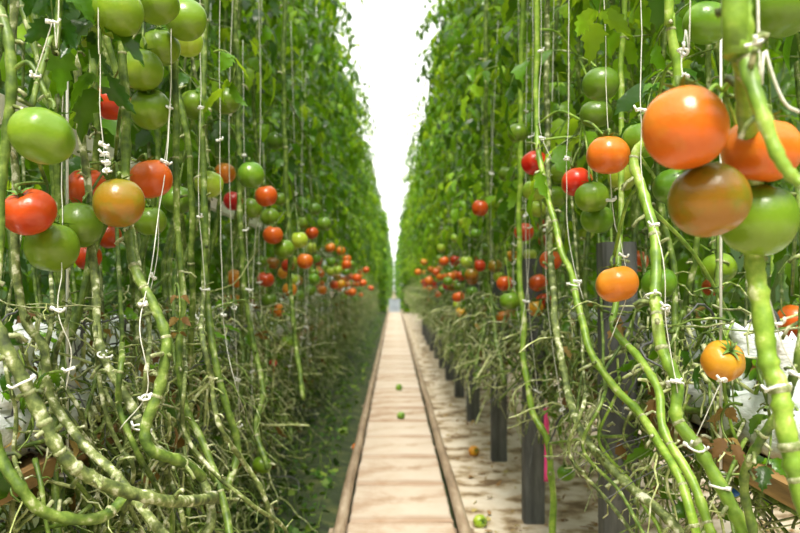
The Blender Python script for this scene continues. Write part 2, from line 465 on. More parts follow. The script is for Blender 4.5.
# walkway slabs
random.seed(5); y = 2.52; i = -1
XL, XR = -.211 * H, .272 * H
while y < 26.3:
    d = .565 + rnd(-.02, .02); mb = MB(); x0, x1 = XL + .03, XR - .035
    n = 8; c = .012
    lo = []; hi = []
    w, hlf = (x1 - x0) / 2, d / 2 - .015
    ring = []
    for k in range(n): ring.append((-w + 2 * w * k / n, -hlf))
    for k in range(n): ring.append((w, -hlf + 2 * hlf * k / n))
    for k in range(n): ring.append((w - 2 * w * k / n, hlf))
    for k in range(n): ring.append((-w, hlf - 2 * hlf * k / n))
    ring = [(a + .006 * noise.noise(V((a * 9, b * 9, y))), b + .006 * noise.noise(V((a * 9, b * 9, y + 7)))) for a, b in ring]
    N = len(ring)
    vs = [V((a, b, 0)) for a, b in ring] + [V((a, b, .042)) for a, b in ring] + [V((a * .965, b * .965, .050)) for a, b in ring]
    fs = [tuple(range(N - 1, -1, -1)), tuple(2 * N + q for q in range(N))]
    for l in (0, 1):
        for q in range(N): fs.append((l * N + q, l * N + (q + 1) % N, (l + 1) * N + (q + 1) % N, (l + 1) * N + q))
    mb.add(vs, fs)
    o = mb.build('walkway_slab', 'slab', None, ((x0 + x1) / 2, y + d / 2, .003), smooth=False)
    o.rotation_euler = (rnd(-.006, .006), rnd(-.006, .006), rnd(-.006, .006))
    if i < 0: lb = 'pale walkway slab cut by the bottom edge, closest of the slabs between the rails'
    elif i < 13: lb = f'pale weathered walkway slab between the rails, {ORD[i]} beyond the cut one'
    else: lb = 'pale weathered walkway slab far along between the rails'
    tag(o, lb, 'slab', 'slabs of the walkway', 'thing')
    y += d; i += 1
PATH_END = y

# pipe rails
def pipe_rail(x, label, seed):
    t = empty('pipe_rail', (x, 2.4, 0)); tag(t, label, 'rail', 'pipe rails of the walkway')
    random.seed(seed); mb = MB(); n = 80; L = PATH_END - 2.4
    mb.tube([V((.006 * noise.noise(V((q * .35, seed, 0))), L * q / n, .056 + .004 * noise.noise(V((q * .5, seed, 4))))) for q in range(n + 1)], .024, 12)
    mb.build('pipe', 'rail', t)
    for q in range(8):
        b = MB(); yy = .7 + q * 1.6
        b.box((-.05, yy - .03, .002), (.05, yy + .03, .012)); b.box((-.012, yy - .02, .012), (.012, yy + .02, .034))
        b.build('foot_bracket', 'rail', t, smooth=False)
    return t
pipe_rail(XL, 'weathered tan pipe rail between the walkway slabs and the green moss', 1)
pipe_rail(XR, 'weathered tan pipe rail between the walkway slabs and the pale floor', 2)

# posts
POST_Y = [2.02, 3.26, 4.40, 5.68, 6.9, 8.1, 9.3, 10.5, 11.7, 12.9, 14.1, 15.3]
for i, py_ in enumerate(POST_Y):
    random.seed(300 + i); mb = MB(); w = .043; n = 14; ht = 1.10
    sec = [(-w, -w + .008), (-w + .008, -w), (w - .008, -w), (w, -w + .008), (w, w - .008), (w - .008, w), (-w + .008, w), (-w, w - .008)]
    vs, fs = [], []
    for j in range(n + 1):
        z = ht * j / n
        for a, b in sec:
            vs.append(V((a + .004 * noise.noise(V((i * 5, z * 4, a * 30))), b + .004 * noise.noise(V((i * 5 + 2, z * 4, b * 30))), z)))
    for j in range(n):
        for k in range(8): fs.append((j * 8 + k, j * 8 + (k + 1) % 8, j * 8 + 8 + (k + 1) % 8, j * 8 + 8 + k))
    fs += [tuple(range(7, -1, -1)), tuple(n * 8 + k for k in range(8))]
    mb.add(vs, fs)
    o = mb.build('support_post', 'post', None, (.585 + rnd(-.008, .008), py_, 0), smooth=False)
    o.rotation_euler = (rnd(-.008, .008), rnd(-.008, .008), rnd(-.08, .08))
    lb = ['wide grey wooden post behind the amber tomato, cut by the bottom edge', 'black wooden post with the pink ribbon hanging beside it',
          'black wooden post standing just beyond the one by the pink ribbon'][i] if i < 3 else (f'dark wooden post on the pale floor, {ORD[i]} from the wide grey one counting it' if i < 8 else 'small dark far-off post in the row beside the walkway')
    tag(o, lb, 'post', 'posts along the right vine row')

# hanging gutters with their grow bags and rooting blocks
def gutter(sg, label):
    t = empty('hanging_gutter', (sg * .78, 1.0, .645)); tag(t, label, 'gutter', 'growing gutters')
    mb = MB(); mb.box((-.125, 0, 0), (.125, 20, .012)); mb.build('tray', 'tan_wood', t, smooth=False)
    for s, nm in ((-1, 'edge_board'), (1, 'edge_board')):
        b = MB(); b.box((s * .125 - (.02 if s < 0 else 0), 0, -.012), (s * .125 + (0 if s < 0 else .02), 20, .022)); b.build(nm, 'tan_wood', t, smooth=False)
    for q in range(9):
        b = MB(); yy = .5 + q * 2.3
        for s in (-1, 1): b.tube([V((s * .15, yy, -.01)), V((s * .15, yy, .8)), V((s * .05, yy, 3.4))], .003, 5)
        b.tube([V((-.15, yy, -.02)), V((.15, yy, -.02))], .006, 6)
        b.build('hanger_wire', 'clip', t)
    return t
gutter(-1, 'tan edged gutter under the white grow bags behind the left vine row')
gutter(1, 'tan edged gutter under the white grow bags behind the posts')

def bag_mesh(seed):
    random.seed(seed); mb = MB(); nu, nv = 40, 20; L, W, HH = .96, .20, .15
    vs, fs = [], []
    for i in range(nu + 1):
        t = i / nu; yy = -L / 2 + L * t
        e = min(1, min(t, 1 - t) / .08) ** .45
        for k in range(nv):
            a = 2 * PI * k / nv; ca, sa = math.cos(a), math.sin(a)
            p = 4.0
            r = (abs(ca) ** p + abs(sa) ** p) ** (-1 / p)
            x = ca * r * W / 2 * (.55 + .45 * e); z = sa * r * HH / 2 * (.25 + .75 * e)
            q = V((x, yy, z)); wv = noise.noise(V((x * 16, yy * 22 + seed, z * 5))) + .5 * noise.noise(V((x * 40, yy * 50 + seed, z * 9)))
            vs.append(q * 1 + V((ca, 0, sa if sa > 0 else 0)) * wv * .012)
    for i in range(nu):
        for k in range(nv): fs.append((i * nv + k, (i + 1) * nv + k, (i + 1) * nv + (k + 1) % nv, i * nv + (k + 1) % nv))
    fs += [tuple(range(nv)), tuple(nu * nv + k for k in range(nv - 1, -1, -1))]
    mb.add(vs, fs)
    return mb.mesh('grow_bag', ['plastic'])
BAGS = [bag_mesh(s) for s in (3, 8)]
def block_mesh(seed):
    random.seed(seed); mb = MB(); n = 24
    vs, fs = [], []
    for j in range(8):
        z = [0, .02, .05, .08, .105, .125, .13, .10][j]; f = [1, 1.02, 1, .98, 1.0, 1.08, .98, .7][j]
        for k in range(n):
            a = 2 * PI * k / n; ca, sa = math.cos(a), math.sin(a)
            r = (abs(ca) ** 5 + abs(sa) ** 5) ** (-.2) * .055 * f
            w = noise.noise(V((ca * 4 + seed, sa * 4, z * 18))) * .010 * (1 + (z > .09))
            vs.append(V((ca * (r + w), sa * (r + w), z + (w * 1.5 if z > .1 else 0))))
    for j in range(7):
        for k in range(n): fs.append((j * n + k, j * n + (k + 1) % n, (j + 1) * n + (k + 1) % n, (j + 1) * n + k))
    fs += [tuple(range(n - 1, -1, -1)), tuple(7 * n + k for k in range(n))]
    mb.add(vs, fs)
    return mb.mesh('rooting_block', ['plastic'])
BLOCKS = [block_mesh(s) for s in (2, 5, 9)]
random.seed(9)
for sg, where in ((-1, 'behind the left vine row'), (1, 'behind the posts')):
    for q in range(7):
        yy = 1.55 + q * 1.0
        o = link('grow_bag', BAGS[q % 2], None, (sg * .78, yy, .716)); o.scale = (1, 1, .76); o.rotation_euler = (0, 0, rnd(-.02, .02) + (PI if q % 3 == 0 else 0))
        lb = f'white grow bag on the gutter {where}, {ORD[q]} from the front'
        tag(o, lb, 'grow bag', 'grow bags on the gutters')
        for k in range(4):
            b = link('rooting_block', BLOCKS[random.randrange(3)], None, (sg * (.755 + rnd(-.02, .02)), yy - .36 + .24 * k, .768)); b.rotation_euler = (0, 0, rnd(-.3, .3))
            tag(b, f'film wrapped rooting block standing on the {ORD[q]} white grow bag {where}', 'rooting block', f'rooting blocks on the {ORD[q]} bag {where}')

# pale support bar along the left row
mb = MB(); mb.box((-.014, 0, -.02), (.014, 9, .02))
for q in range(19): mb.box((-.018, q * .5, -.006), (.018, q * .5 + .012, .006))
tag(mb.build('support_bar', 'clip', None, (-.66, .9, 1.285), smooth=False), 'white flat support bar running level behind the left tomato clusters', 'bar')

# crates closing the view at the end of the walkway
def crate(z, label):
    t = empty('storage_crate', (.02, PATH_END + .5, z)); tag(t, label, 'crate', 'crates at the walkway end')
    mb = MB()
    for a in ((-.19, -.14, 0, .19, .14, .01), (-.19, -.14, .01, -.18, .14, .23), (.18, -.14, .01, .19, .14, .23), (-.18, -.14, .01, .18, -.13, .23), (-.18, .13, .01, .18, .14, .23)):
        mb.box(a[:3], a[3:])
    mb.build('box', 'crate', t, smooth=False)
    mb = MB()
    for a in ((-.205, -.155, .225, .205, -.13, .25), (-.205, .13, .225, .205, .155, .25), (-.205, -.13, .225, -.18, .13, .25), (.18, -.13, .225, .205, .13, .25)): mb.box(a[:3], a[3:])
    mb.build('rim', 'crate', t, smooth=False)
    mb = MB(); mb.tube([V((-.06, -.155, .16)), V((-.05, -.165, .17)), V((.05, -.165, .17)), V((.06, -.155, .16))], .008, 6); mb.build('handle', 'crate', t)
crate(.003, 'pale blue white crate on the ground at the far end of the walkway')
crate(.255, 'pale blue white crate stacked on the other at the walkway end')
# @@VINES
# ------------------------------------------------------------------ the vine rows
FOL_HI = [foliage_mesh(100 + s, 1.42, 3.75) for s in range(6)]              # leaves start above the fruit
FOL_BRIGHT = [foliage_mesh(120 + s, 1.42, 3.75, pale=.5) for s in range(6)]  # right row: more pale leaves, its brighter light put into the colour
FOL_LOW = [foliage_mesh(140 + s, .55, 3.3, .07, (.28, .4), .10, .14, .12) for s in range(3)]

def lowered_stem(seed, low, flip):
    """from the wire down past the fruit, a slack loop along the row, then up to its rooting block"""
    random.seed(seed); mb = MB()
    s = 1 if flip else -1
    run = rnd(.7, 1.3)
    x = lambda: rnd(-.06, .06)
    ctrl = [V((0, 0, 3.7)), V((x(), rnd(-.05, .05), 2.6)), V((x(), rnd(-.05, .05), 1.8)), V((x(), rnd(-.04, .04), 1.35)), V((x(), s * .05, 1.0)), V((x(), s * .16, .72)),
            V((x(), s * .36, low + rnd(.1, .25))), V((x(), s * .36 + s * run * .4, low + rnd(-.02, .12))), V((x(), s * .36 + s * run * .8, low + rnd(0, .12))), V((-.06, s * (.36 + run), low + .28)), V((-.13, s * (.42 + run), .84))]
    pts = knuckled(mb, ctrl, .0065, .0095, 7, 0, 7, 26, 1)
    return mb.mesh('stem', ['stem', 'stem_old', 'scar']), pts

def tangle_mesh(seed, low, n, top=.95, flip=False):
    """dry hanging stalks and shoots left on the lower stem"""
    random.seed(seed); mb = MB()
    for k in range(n):
        p = V((rnd(-.10, .10), rnd(-.28, .28), low + (top - low) * random.random()))
        q = random.random()
        if q < .55: curl_thread(mb, p, rnd(.10, .30), rnd(.0016, .0042), random.choice((0, 0, 1, 1, 1, 0, 4, 5)), 8)
        elif q < .70:
            d = V((rnd(-.5, .5), rnd(-1, 1), rnd(-1.4, .2))).normalized(); l = rnd(.08, .2)
            e = V((rnd(-.7, .7), rnd(-1, 1), rnd(-1, .9))) * l * .8
            knuckled(mb, [p, p + d * l * .4, p + d * l * .7 + e * .5, p + d * l + e], .0050, .0035, 5, random.choice((0, 1, 1)), 4, 3)
        elif q < .80:
            d = V((rnd(-1, 1), rnd(-1, 1), rnd(-1, 1))).normalized() * rnd(.008, .03)
            mb.tube([p, p + d, p + d * 1.5 + V((0, 0, -.01))], [.004, .0045, .003], 5, 4)
        else:
            leaflet(mb, p, V((rnd(-1, 1), rnd(-1, 1), rnd(-2, 0))), V((rnd(-1, 1), rnd(-1, 1), .3)), rnd(.03, .08), rnd(.008, .020), .6, rnd(.5, 2.4), random.choice((2, 3, 3, 3)))
    return mb.mesh('withered_foliage', ['dry_shoot', 'stem', 'leaf_dry', 'leaf', 'scar', 'post'])

STEM = {}
for sg, low in ((-1, .20), (1, .54)):
    STEM[sg] = [lowered_stem(500 + k + 50 * sg, low, k % 3 == 0) for k in range(6)]
TANGLE = {-1: [tangle_mesh(600 + k, .10, 150) for k in range(5)], 1: [tangle_mesh(620 + k, .50, 110) for k in range(5)]}

def truss_mesh(seed):
    random.seed(seed); mb = MB()
    pts = crom([V((0, 0, 0)), V((.06, .02, .02)), V((.12, .02, -.03)), V((.15, .03, -.10)), V((.15, .03, -.17))], 4)
    mb.tube(pts, [.0035] * len(pts), 6)
    return mb.mesh('truss_stalk', ['stem'])
TRUSS = [truss_mesh(s) for s in (1, 2)]

def vine(sg, x, y, label, group, fol=None, stem=True, tangle=True, truss=None):
    t = empty('tomato_vine', (x, y, 0), 0)
    tag(t, label, 'tomato vine', group)
    if fol is not None:
        f = link('foliage', fol, t); f.rotation_euler = (0, 0, rnd(0, 6.28)); f.scale = (1, 1, rnd(.96, 1.04))
    if stem:
        s = link('stem', random.choice(STEM[sg])[0], t)
        s.scale = (-sg * 1.0 * (-1 if sg < 0 else 1) * 1, 1, 1)
        if sg > 0: s.scale = (-1, 1, 1)
        else: s.scale = (1, 1, 1)
    if tangle:
        g = link('withered_foliage', random.choice(TANGLE[sg]), t, (-.07 if sg > 0 else 0, 0, 0)); g.rotation_euler = (0, 0, random.choice((0, PI)))
    if truss is not None:
        for (z, a) in truss:
            q = link('truss_stalk', random.choice(TRUSS), t, (0, 0, z)); q.rotation_euler = (0, 0, a)
    return t

random.seed(31)
SIDE = {-1: 'left', 1: 'right'}
far_spots = []
for sg in (-1, 1):
    y = 1.95 if sg < 0 else 1.75; i = 0
    while y < 27.5:
        x = sg * ((.67 if sg < 0 else .58) + (.10 if y < 3.2 else 0) + rnd(-.04, .04))
        if y < 6.2:
            lb = f'leafy tomato vine in the {SIDE[sg]} row, {ORD[i]} of those behind the front stems'
        else:
            lb = f'leafy tomato vine far along the {SIDE[sg]} side of the walkway'
        tr = []
        if y > 3.0 and y < 12.5:
            a = 0 if sg < 0 else PI
            tr = [(rnd(1.05, 1.35), a + rnd(-.7, .7))]
            far_spots.append((sg, x, y, tr[0]))
        vine(sg, x, y, lb, f'vines of the {SIDE[sg]} row', (FOL_HI if sg < 0 else FOL_BRIGHT)[random.randrange(6)], True, True, tr)
        y += .36 * rnd(.85, 1.15) if y < 12 else .52; i += 1
    for k, (yy, xx) in enumerate(((1.25, .80), (1.45, .70), (1.62, .78), (1.78, .66)) if sg < 0 else ((1.6, .80), (1.75, .74), (1.9, .70))):
        vine(sg, sg * xx, yy, f'bare lower vine in the dry tangle under the {SIDE[sg]} front stems', f'bare vines under the {SIDE[sg]} front', None, True, True)
    for k in range(13 if sg < 0 else 9):
        yy = (1.55 if sg < 0 else 2.0) + k * .15 + rnd(-.05, .05)
        vine(sg, sg * ((.60 if sg < 0 else .64) + rnd(-.06, .07)), yy, f'slim bare vine stem among the hanging tomatoes of the {SIDE[sg]} row', f'slim bare stems of the {SIDE[sg]} row', None, True, sg < 0)
    # the other line of vines fed by the same gutter
    y = 1.1
    while y < 10:
        vine(sg, sg * (1.12 + rnd(-.06, .06)), y, f'leafy vine behind the gutter of the {SIDE[sg]} row', f'vines behind the {SIDE[sg]} gutter', random.choice(FOL_LOW), True, False)
        y += .36
    y = 2.4
    while y < 16:
        vine(sg, sg * (2.15 + rnd(-.1, .1)), y, f'leafy vine of the next row beyond the {SIDE[sg]} gutter', f'vines of the next row, {SIDE[sg]} side', random.choice(FOL_LOW), True, False)
        y += .5
    # the rows carry on beyond the end of the walkway, too far to count
    random.seed(77 + sg); mb = MB()
    for k in range(7500):
        yy = 27.4 + 85 * random.random() ** 1.7; z = rnd(.05, 3.7); xx = sg * (rnd(.75, 2.4) if random.random() < .3 else rnd(.30, .75) if z > 1.3 else rnd(.34, .75))
        leaflet(mb, V((xx, yy, z)), V((rnd(-1, 1) - sg * .5, rnd(-1, 1), rnd(-1.4, .3))), V((-sg * .4, rnd(-1, 0), 1)), rnd(.14, .24) * (.6 + yy / 60), rnd(.05, .09) * (.6 + yy / 60), .3, rnd(.2, 1.1), 0 if random.random() < .75 else 1)
    tag(mb.build('distant_vine_foliage', ['leaf', 'leaf_pale']), f'hazy green vine foliage beyond the walkway end on the {SIDE[sg]} side', 'foliage', kind='stuff')
# @@HEROES
# ------------------------------------------------------------------ fruit seen one by one
# px, py, width in pixels, colour, real diameter (m), label; those in front come first within a cluster
FRUIT = [
 # --- left row
 (42,136,62,'green',.086,'large solitary green tomato hanging under dark leaves above the red orange one',0),
 (29,212,52,'redorange',.084,'red orange tomato with dark star calyx beneath the large solitary green one',1),
 (52,247,51,'green',.082,'round green tomato tucked under the red orange one with the star calyx',1),
 (119,203,50,'olive',.080,'amber and olive turning tomato in front of two red ones',2),
 (151,179,43,'redorange',.080,'bright red orange tomato beside the amber and olive one',2),
 (79,225,46,'deep',.080,'dark green tomato wedged between red orange and olive fruit',2),
 (87,188,40,'red',.080,'deep red tomato half hidden behind the amber and olive one',2),
 (150,221,33,'green',.070,'smaller green tomato under the bright red orange one',2),
 (88,257,27,'redorange',.062,'small orange red tomato peeping below the dark green wedged one',2),
 (109,236,25,'red',.060,'small shaded red tomato just under the amber and olive one',2),
 (111,103,37,'redorange',.076,'red orange tomato beside a drooping dark leaf, under the green bunch',3),
 (150,109,41,'green',.080,'green tomato with calyx showing at the bottom of the tall green bunch',3),
 (142,70,42,'green',.080,'green tomato in the middle of the tall green bunch',3),
 (160,48,40,'green',.080,'green tomato behind a dark calyx in the tall green bunch',3),
 (117,12,52,'green',.084,'big green tomato cut by the top edge above the tall green bunch',4),
 (80,25,46,'green',.080,'green tomato by the hanging dark leaf near the top edge',4),
 (186,20,41,'green',.080,'round green tomato at the top of the leaf wall, nearest the dark foliage',4),
 (157,4,44,'green',.080,'green tomato between two others, mostly above the top edge',4),
 (188,42,30,'pale',.066,'yellowish green tomato half hidden below the round one at the top',4),
 (195,105,31,'deep',.076,'shaded green tomato hanging alone beside a pale twine',5),
 (226,101,29,'deep',.076,'shaded green tomato under a curled sunlit leaf',5),
 (178,200,31,'deep',.076,'shaded green tomato behind the bright red orange one',5),
 (209,184,30,'pale',.078,'tall yellowish green tomato in front of a tan one',6),
 (225,173,22,'amber',.072,'tan orange tomato behind the tall yellowish green one',6),
 (251,175,27,'green',.078,'light green tomato hanging above the red and green trio',7),
 (252,208,21,'green',.072,'green tomato at the middle of the trio with two reds',7),
 (266,196,23,'redorange',.076,'red orange tomato at the upper side of the trio with a green one',7),
 (233,201,19,'red',.070,'red tomato behind the green one of the trio',7),
 (279,199,15,'green',.062,'small green tomato peeking past the red orange one of the trio',7),
 (270,217,18,'green',.070,'green tomato below the trio of red and green',7),
 (273,235,20,'redorange',.074,'orange red tomato under the trio beside a shrivelled leaf',8),
 (299,240,18,'pale',.072,'yellow green tomato standing tall beside the small lone red one',8),
 (284,249,21,'green',.078,'green tomato below the orange red one under the trio',8),
 (312,233,13,'red',.066,'small lone bright red tomato in the left leaf wall',8),
 (305,261,16,'orange',.070,'dull orange tomato under the yellow green tall one',8),
 (302,223,13,'green',.066,'small green tomato just above the yellow green tall one',8),
 (324,224,15,'deep',.074,'shaded green tomato beyond the small lone red one',9),
 (314,209,14,'deep',.072,'shaded green tomato under the leaves above the lone red one',9),
 (275,141,18,'deep',.076,'dim green tomato deep among the leaves of the left wall',9),
 (273,263,14,'olive',.066,'olive brown tomato beneath the orange red one under the trio',8),
 (314,279,12,'green',.062,'small green tomato below the dull orange one',9),
 (262,465,19,'green',.062,'lone green tomato hanging low over the moss',10),
 (288,342,14,'green',.060,'lone green tomato in the dry stems of the left row',11),
 (273,363,8,'red',.034,'tiny red tomato shrivelling in the dry stems of the left row',11),
 (185,202,19,'green',.066,'small green tomato between the bright red orange and the tall yellowish green ones',6),
 (262,290,12,'green',.060,'small green tomato among bare stems under the orange red one',11),
 # --- right row
 (685,128,84,'orange',.088,'largest orange tomato, soft and close at the front of the right bunch',20),
 (709,200,79,'olive',.086,'brownish green turning tomato under the largest orange one',20),
 (761,150,75,'orange',.086,'big orange tomato behind the bowed thick stalk',20),
 (758,219,76,'green',.088,'big green tomato lowest in the close front bunch',20),
 (643,140,42,'green',.080,'green tomato half hidden behind the largest orange one',21),
 (674,186,42,'deep',.080,'shaded green tomato behind the brownish turning one',21),
 (608,155,43,'orange',.080,'plump orange tomato hanging over a red and a green one',22),
 (577,182,31,'redorange',.076,'red orange tomato just under the plump orange one',22),
 (592,197,34,'green',.080,'round green tomato overlapping the red orange one',22),
 (597,219,34,'green',.080,'green tomato half hidden under the round green one',22),
 (561,173,24,'green',.076,'green tomato behind the red orange one with a green neighbour',22),
 (622,177,28,'pale',.074,'sunlit pale tomato below the plump orange one',23),
 (706,23,45,'green',.082,'green tomato hanging alone above the largest orange one',24),
 (658,22,29,'deep',.076,'shaded green tomato near the top beside the lone green one',24),
 (722,-2,38,'deep',.080,'green tomato cut by the top edge over the lone green one',24),
 (782,6,62,'deep',.086,'big shaded green tomato at the top corner behind thick stalks',24),
 (601,84,36,'deep',.078,'dim green tomato in the leaves above the plump orange one',25),
 (596,114,32,'deep',.078,'dim green tomato in shade right over the plump orange one',25),
 (557,126,21,'deep',.076,'dim green tomato among leaves by the twine clip',25),
 (617,284,42,'amber',.080,'glossy amber tomato in front of the wide grey post',26),
 (659,283,36,'green',.078,'green tomato beside the amber one behind pale stems',27),
 (719,268,34,'green',.076,'green tomato hanging under the close front bunch',27),
 (712,287,20,'redorange',.066,'red orange tomato peeping from under the green one below the front bunch',27),
 (723,361,43,'amber',.078,'amber tomato on a forked stalk before the white grow bag',28),
 (749,370,26,'green',.066,'green tomato behind the amber one on the forked stalk',28),
 (797,322,40,'redorange',.080,'red orange tomato cut by the right edge',29),
 (637,261,22,'orange',.068,'orange tomato behind stems next to the wide grey post',27),
 (535,163,27,'redorange',.078,'red and orange tomato crossed by a pale upright stem',30),
 (535,190,25,'pale',.076,'yellow green tomato under the red and orange crossed one',30),
 (554,197,24,'green',.076,'green tomato beside the yellow green one on the crossed stem',30),
 (538,209,18,'pale',.070,'sunlit yellow tomato below the yellow green one',30),
 (510,192,13,'green',.066,'small green tomato on the walkway side of the crossed stem',31),
 (507,174,17,'deep',.074,'dim green tomato under leaves beside the crossed stem',31),
 (480,208,17,'red',.074,'lone red tomato by itself on the leaf wall of the right row',32),
 (500,205,15,'green',.072,'green tomato next to the lone red one',32),
 (476,234,12,'green',.066,'green tomato below the lone red one',32),
 (518,213,13,'pale',.062,'small yellowish tomato over the red one of the low bunch',33),
 (524,232,20,'redorange',.074,'red tomato at the top of the low mixed bunch',33),
 (544,226,14,'red',.066,'shaded red tomato behind a pale stem in the low bunch',33),
 (546,241,15,'red',.066,'dark red tomato under the shaded red one',33),
 (551,260,23,'orange',.076,'orange tomato on the pale slanting stem',34),
 (538,281,14,'red',.066,'small deep red tomato between two orange ones',34),
 (544,301,17,'redorange',.070,'orange red tomato at the bottom of the low bunch',34),
 (510,301,20,'green',.076,'bright green tomato low beside the orange one',35),
 (503,317,14,'orange',.070,'orange tomato beneath the bright green low one',35),
 (519,318,17,'green',.074,'green tomato behind the bright green low one',35),
 (499,277,13,'pale',.066,'pale tall tomato above the bright green low one',35),
 (512,256,13,'amber',.066,'yellow tomato between the low bunch and the pale tall one',35),
 (490,302,13,'deep',.066,'shaded green tomato beside the bright green low one',35),
 (566,473,18,'green',.062,'lone green tomato hanging low beside the pink ribbon',36),
 (551,399,10,'red',.044,'small red tomato above the pink ribbon',36),
]
placed = []
node_of = {}
for (px, py, w, c, d, lb, cl) in FRUIT:
    Y = d * F / w
    for it in range(60):
        p = at(px, py, Y); r = w * Y / F / 2
        if all((p - q).length > (r + s) * .93 for q, s in placed): break
        Y *= 1.012
    placed.append((p, r))
clusters = {}
for (fr, (p, r)) in zip(FRUIT, placed): clusters.setdefault(fr[6], []).append((fr, p, r))
stalks = []                                    # (cluster, node, points) for the vines below
random.seed(55)
for cl, items in clusters.items():
    n = len(items); c = sum((p for _, p, _ in items), V()) / n
    top = max(p.z + r * .6 for _, p, r in items)
    node = V((c.x, c.y + .02, top + .03))
    node_of[cl] = node
    for (fr, p, r) in items:
        dz = node - p
        nd = p + V((0, 0, r * .8)) + (node - (p + V((0, 0, r * .8)))) * min(1, .07 / max(.01, dz.length))
        tl = (rnd(-.25, .25) - .1, rnd(-.25, .25))
        if fr[5].startswith('red orange tomato with dark star'): tl = (.55, -.2)
        if 'calyx showing' in fr[5] or 'deep red tomato half' in fr[5]: tl = (.6, .1)
        if 'forked stalk before' in fr[5]: tl = (.8, .1)
        make_tomato(p, 2 * r, fr[3], fr[5], 'tomatoes on the vines', tl, None, nd)
        stalks.append((cl, node, nd))

# ------------------------------------------------------------------ front vines traced stem by stem
def front_vine(label, paths, trusses=(), mat='stem', stubs=16, leaves=()):
    """paths: lists of (px, py, Y, width px) ; the first is the main stem"""
    p0 = paths[0][-1]; base = at(p0[0], p0[1], p0[2])
    t = empty('tomato_vine', (base.x, base.y, 0)); tag(t, label, 'tomato vine', 'old bent stems' if label.startswith('old bent') else 'front vines')
    off = V((base.x, base.y, 0))
    for k, path in enumerate(paths):
        mb = MB(); ctrl = [at(a, b, y) - off for a, b, y, w in path]
        r = [w * y / F / 2 for a, b, y, w in path]
        if path[0][1] < 0:                       # on up to the wire
            q = ctrl[0]; ctrl = [V((q.x + rnd(-.05, .05), q.y + rnd(0, .1), 3.5)), V((q.x + rnd(-.04, .04), q.y + rnd(0, .06), 2.6))] + ctrl
            r = [r[0]] + r
        knuckled(mb, ctrl, r[0], r[-1], 9, 0, 7, stubs if k == 0 else 5, 1)
        mb.build('stem' if k == 0 else 'side_shoot', [mat, 'stem_old', 'scar'], t)
    main = [at(a, b, y) for a, b, y, w in paths[0]]
    for cl in trusses:
        node = node_of[cl]
        cand = [p for p in crom(main, 6)]
        s = min(cand, key=lambda p: (p - (node + V((0, 0, .05)))).length)
        mb = MB(); mid = s.lerp(node, .5) + V((0, 0, .03))
        mb.tube([q - off for q in crom([s, mid, node], 5)], .0035, 6)
        for (c2, nd, e) in stalks:
            if c2 == cl: mb.tube([q - off for q in crom([nd, nd.lerp(e, .5) + V((0, 0, .008)), e], 3)], .0026, 5)
        mb.build('truss_stalk', mat if mat != 'stem_old' else 'stem', t)
    for (a, b, y, az, L, droop, size, pale) in leaves:
        mb = MB(); compound_leaf(mb, at(a, b, y) - off, az, L, .2, droop, size, 3, 0, 1, True)
        mb.build('leaf', ['leaf_pale' if pale else 'leaf', mat], t)
    return t
random.seed(71)
L_, R_ = -1, 1
front_vine('thick old stem sweeping down beside the white film, lowest of the front stems', [[(-60,60,1.12,13),(-40,180,1.1,14),(-18,290,1.08,15),(0,337,1.06,16),(15,370,1.06,17),(38,409,1.07,16),(62,450,1.08,16),(87,472,1.1,15),(120,492,1.14,14),(165,500,1.2,13),(215,497,1.35,11)]], (), 'stem_old', 22)
front_vine('green vine carrying the large solitary tomato and the star calyx one', [[(-30,-60,1.15,10),(0,10,1.13,11),(12,70,1.12,11),(8,130,1.12,10),(0,200,1.12,10),(-6,300,1.1,11),(-12,400,1.08,12),(0,455,1.08,14),(20,486,1.08,15),(46,511,1.1,15),(97,517,1.15,14),(125,500,1.2,11)], [(60,-20,1.2,7),(50,40,1.18,8),(36,90,1.16,7),(30,118,1.15,6)]], (0, 1), 'stem', 16,
    [(60,-30,1.3,-1.2,.24,2.2,.07,False),(20,-50,1.35,-.6,.24,2.0,.08,False)])
front_vine('olive stem dropping from the mixed red and olive bunch to a forked bend', [[(126,-60,1.35,8),(124,40,1.35,8),(126,120,1.34,8),(127,200,1.33,9),(131,250,1.30,10),(138,275,1.28,11),(154,306,1.27,11),(167,342,1.26,12),(161,383,1.25,12),(146,424,1.24,12),(151,450,1.24,12),(180,461,1.28,12),(203,478,1.34,11)]], (2, 3, 4), 'stem', 22)
front_vine('knobbly grey green stem slanting across the white film', [[(70,-40,1.45,7),(78,80,1.45,7),(86,180,1.44,8),(92,260,1.42,9),(95,316,1.36,10),(103,352,1.32,11),(120,386,1.30,12),(138,424,1.28,12),(158,452,1.30,11),(196,470,1.38,10),(212,520,1.36,10),(180,560,1.3,10)]], (), 'stem_old', 24)
front_vine('slim vine with twine carrying shaded green tomatoes', [[(205,-40,1.9,6),(204,60,1.9,6),(203,140,1.88,6),(204,220,1.86,7),(207,300,1.84,7),(214,360,1.8,8),(228,410,1.78,8),(238,450,1.8,8),(225,490,1.75,8)]], (5, 6), 'stem', 16)
front_vine('slim vine between the tall yellowish tomato and the trio', [[(236,-30,2.5,5),(238,100,2.5,5),(240,190,2.48,5),(243,270,2.46,5.5),(250,330,2.44,6),(262,385,2.4,6),(255,430,2.35,7),(268,470,2.3,6)]], (7, 10), 'stem', 14)
front_vine('slim vine behind the small lone red tomato', [[(284,-40,3.0,4.5),(284,60,3.0,4.5),(286,160,3.0,4.5),(289,230,3.0,4.5),(291,300,2.98,5),(296,350,2.95,5),(304,400,2.9,5)]], (8, 9, 11), 'stem', 12)
front_vine('pale bent stem sprawling low at the front of the left row', [[(14,-40,1.4,7),(14,120,1.36,7),(20,300,1.3,8),(45,350,1.3,9),(52,400,1.3,10),(80,440,1.28,10),(110,470,1.26,11),(150,520,1.22,11),(190,560,1.2,11)]], (), 'stem_old', 16)
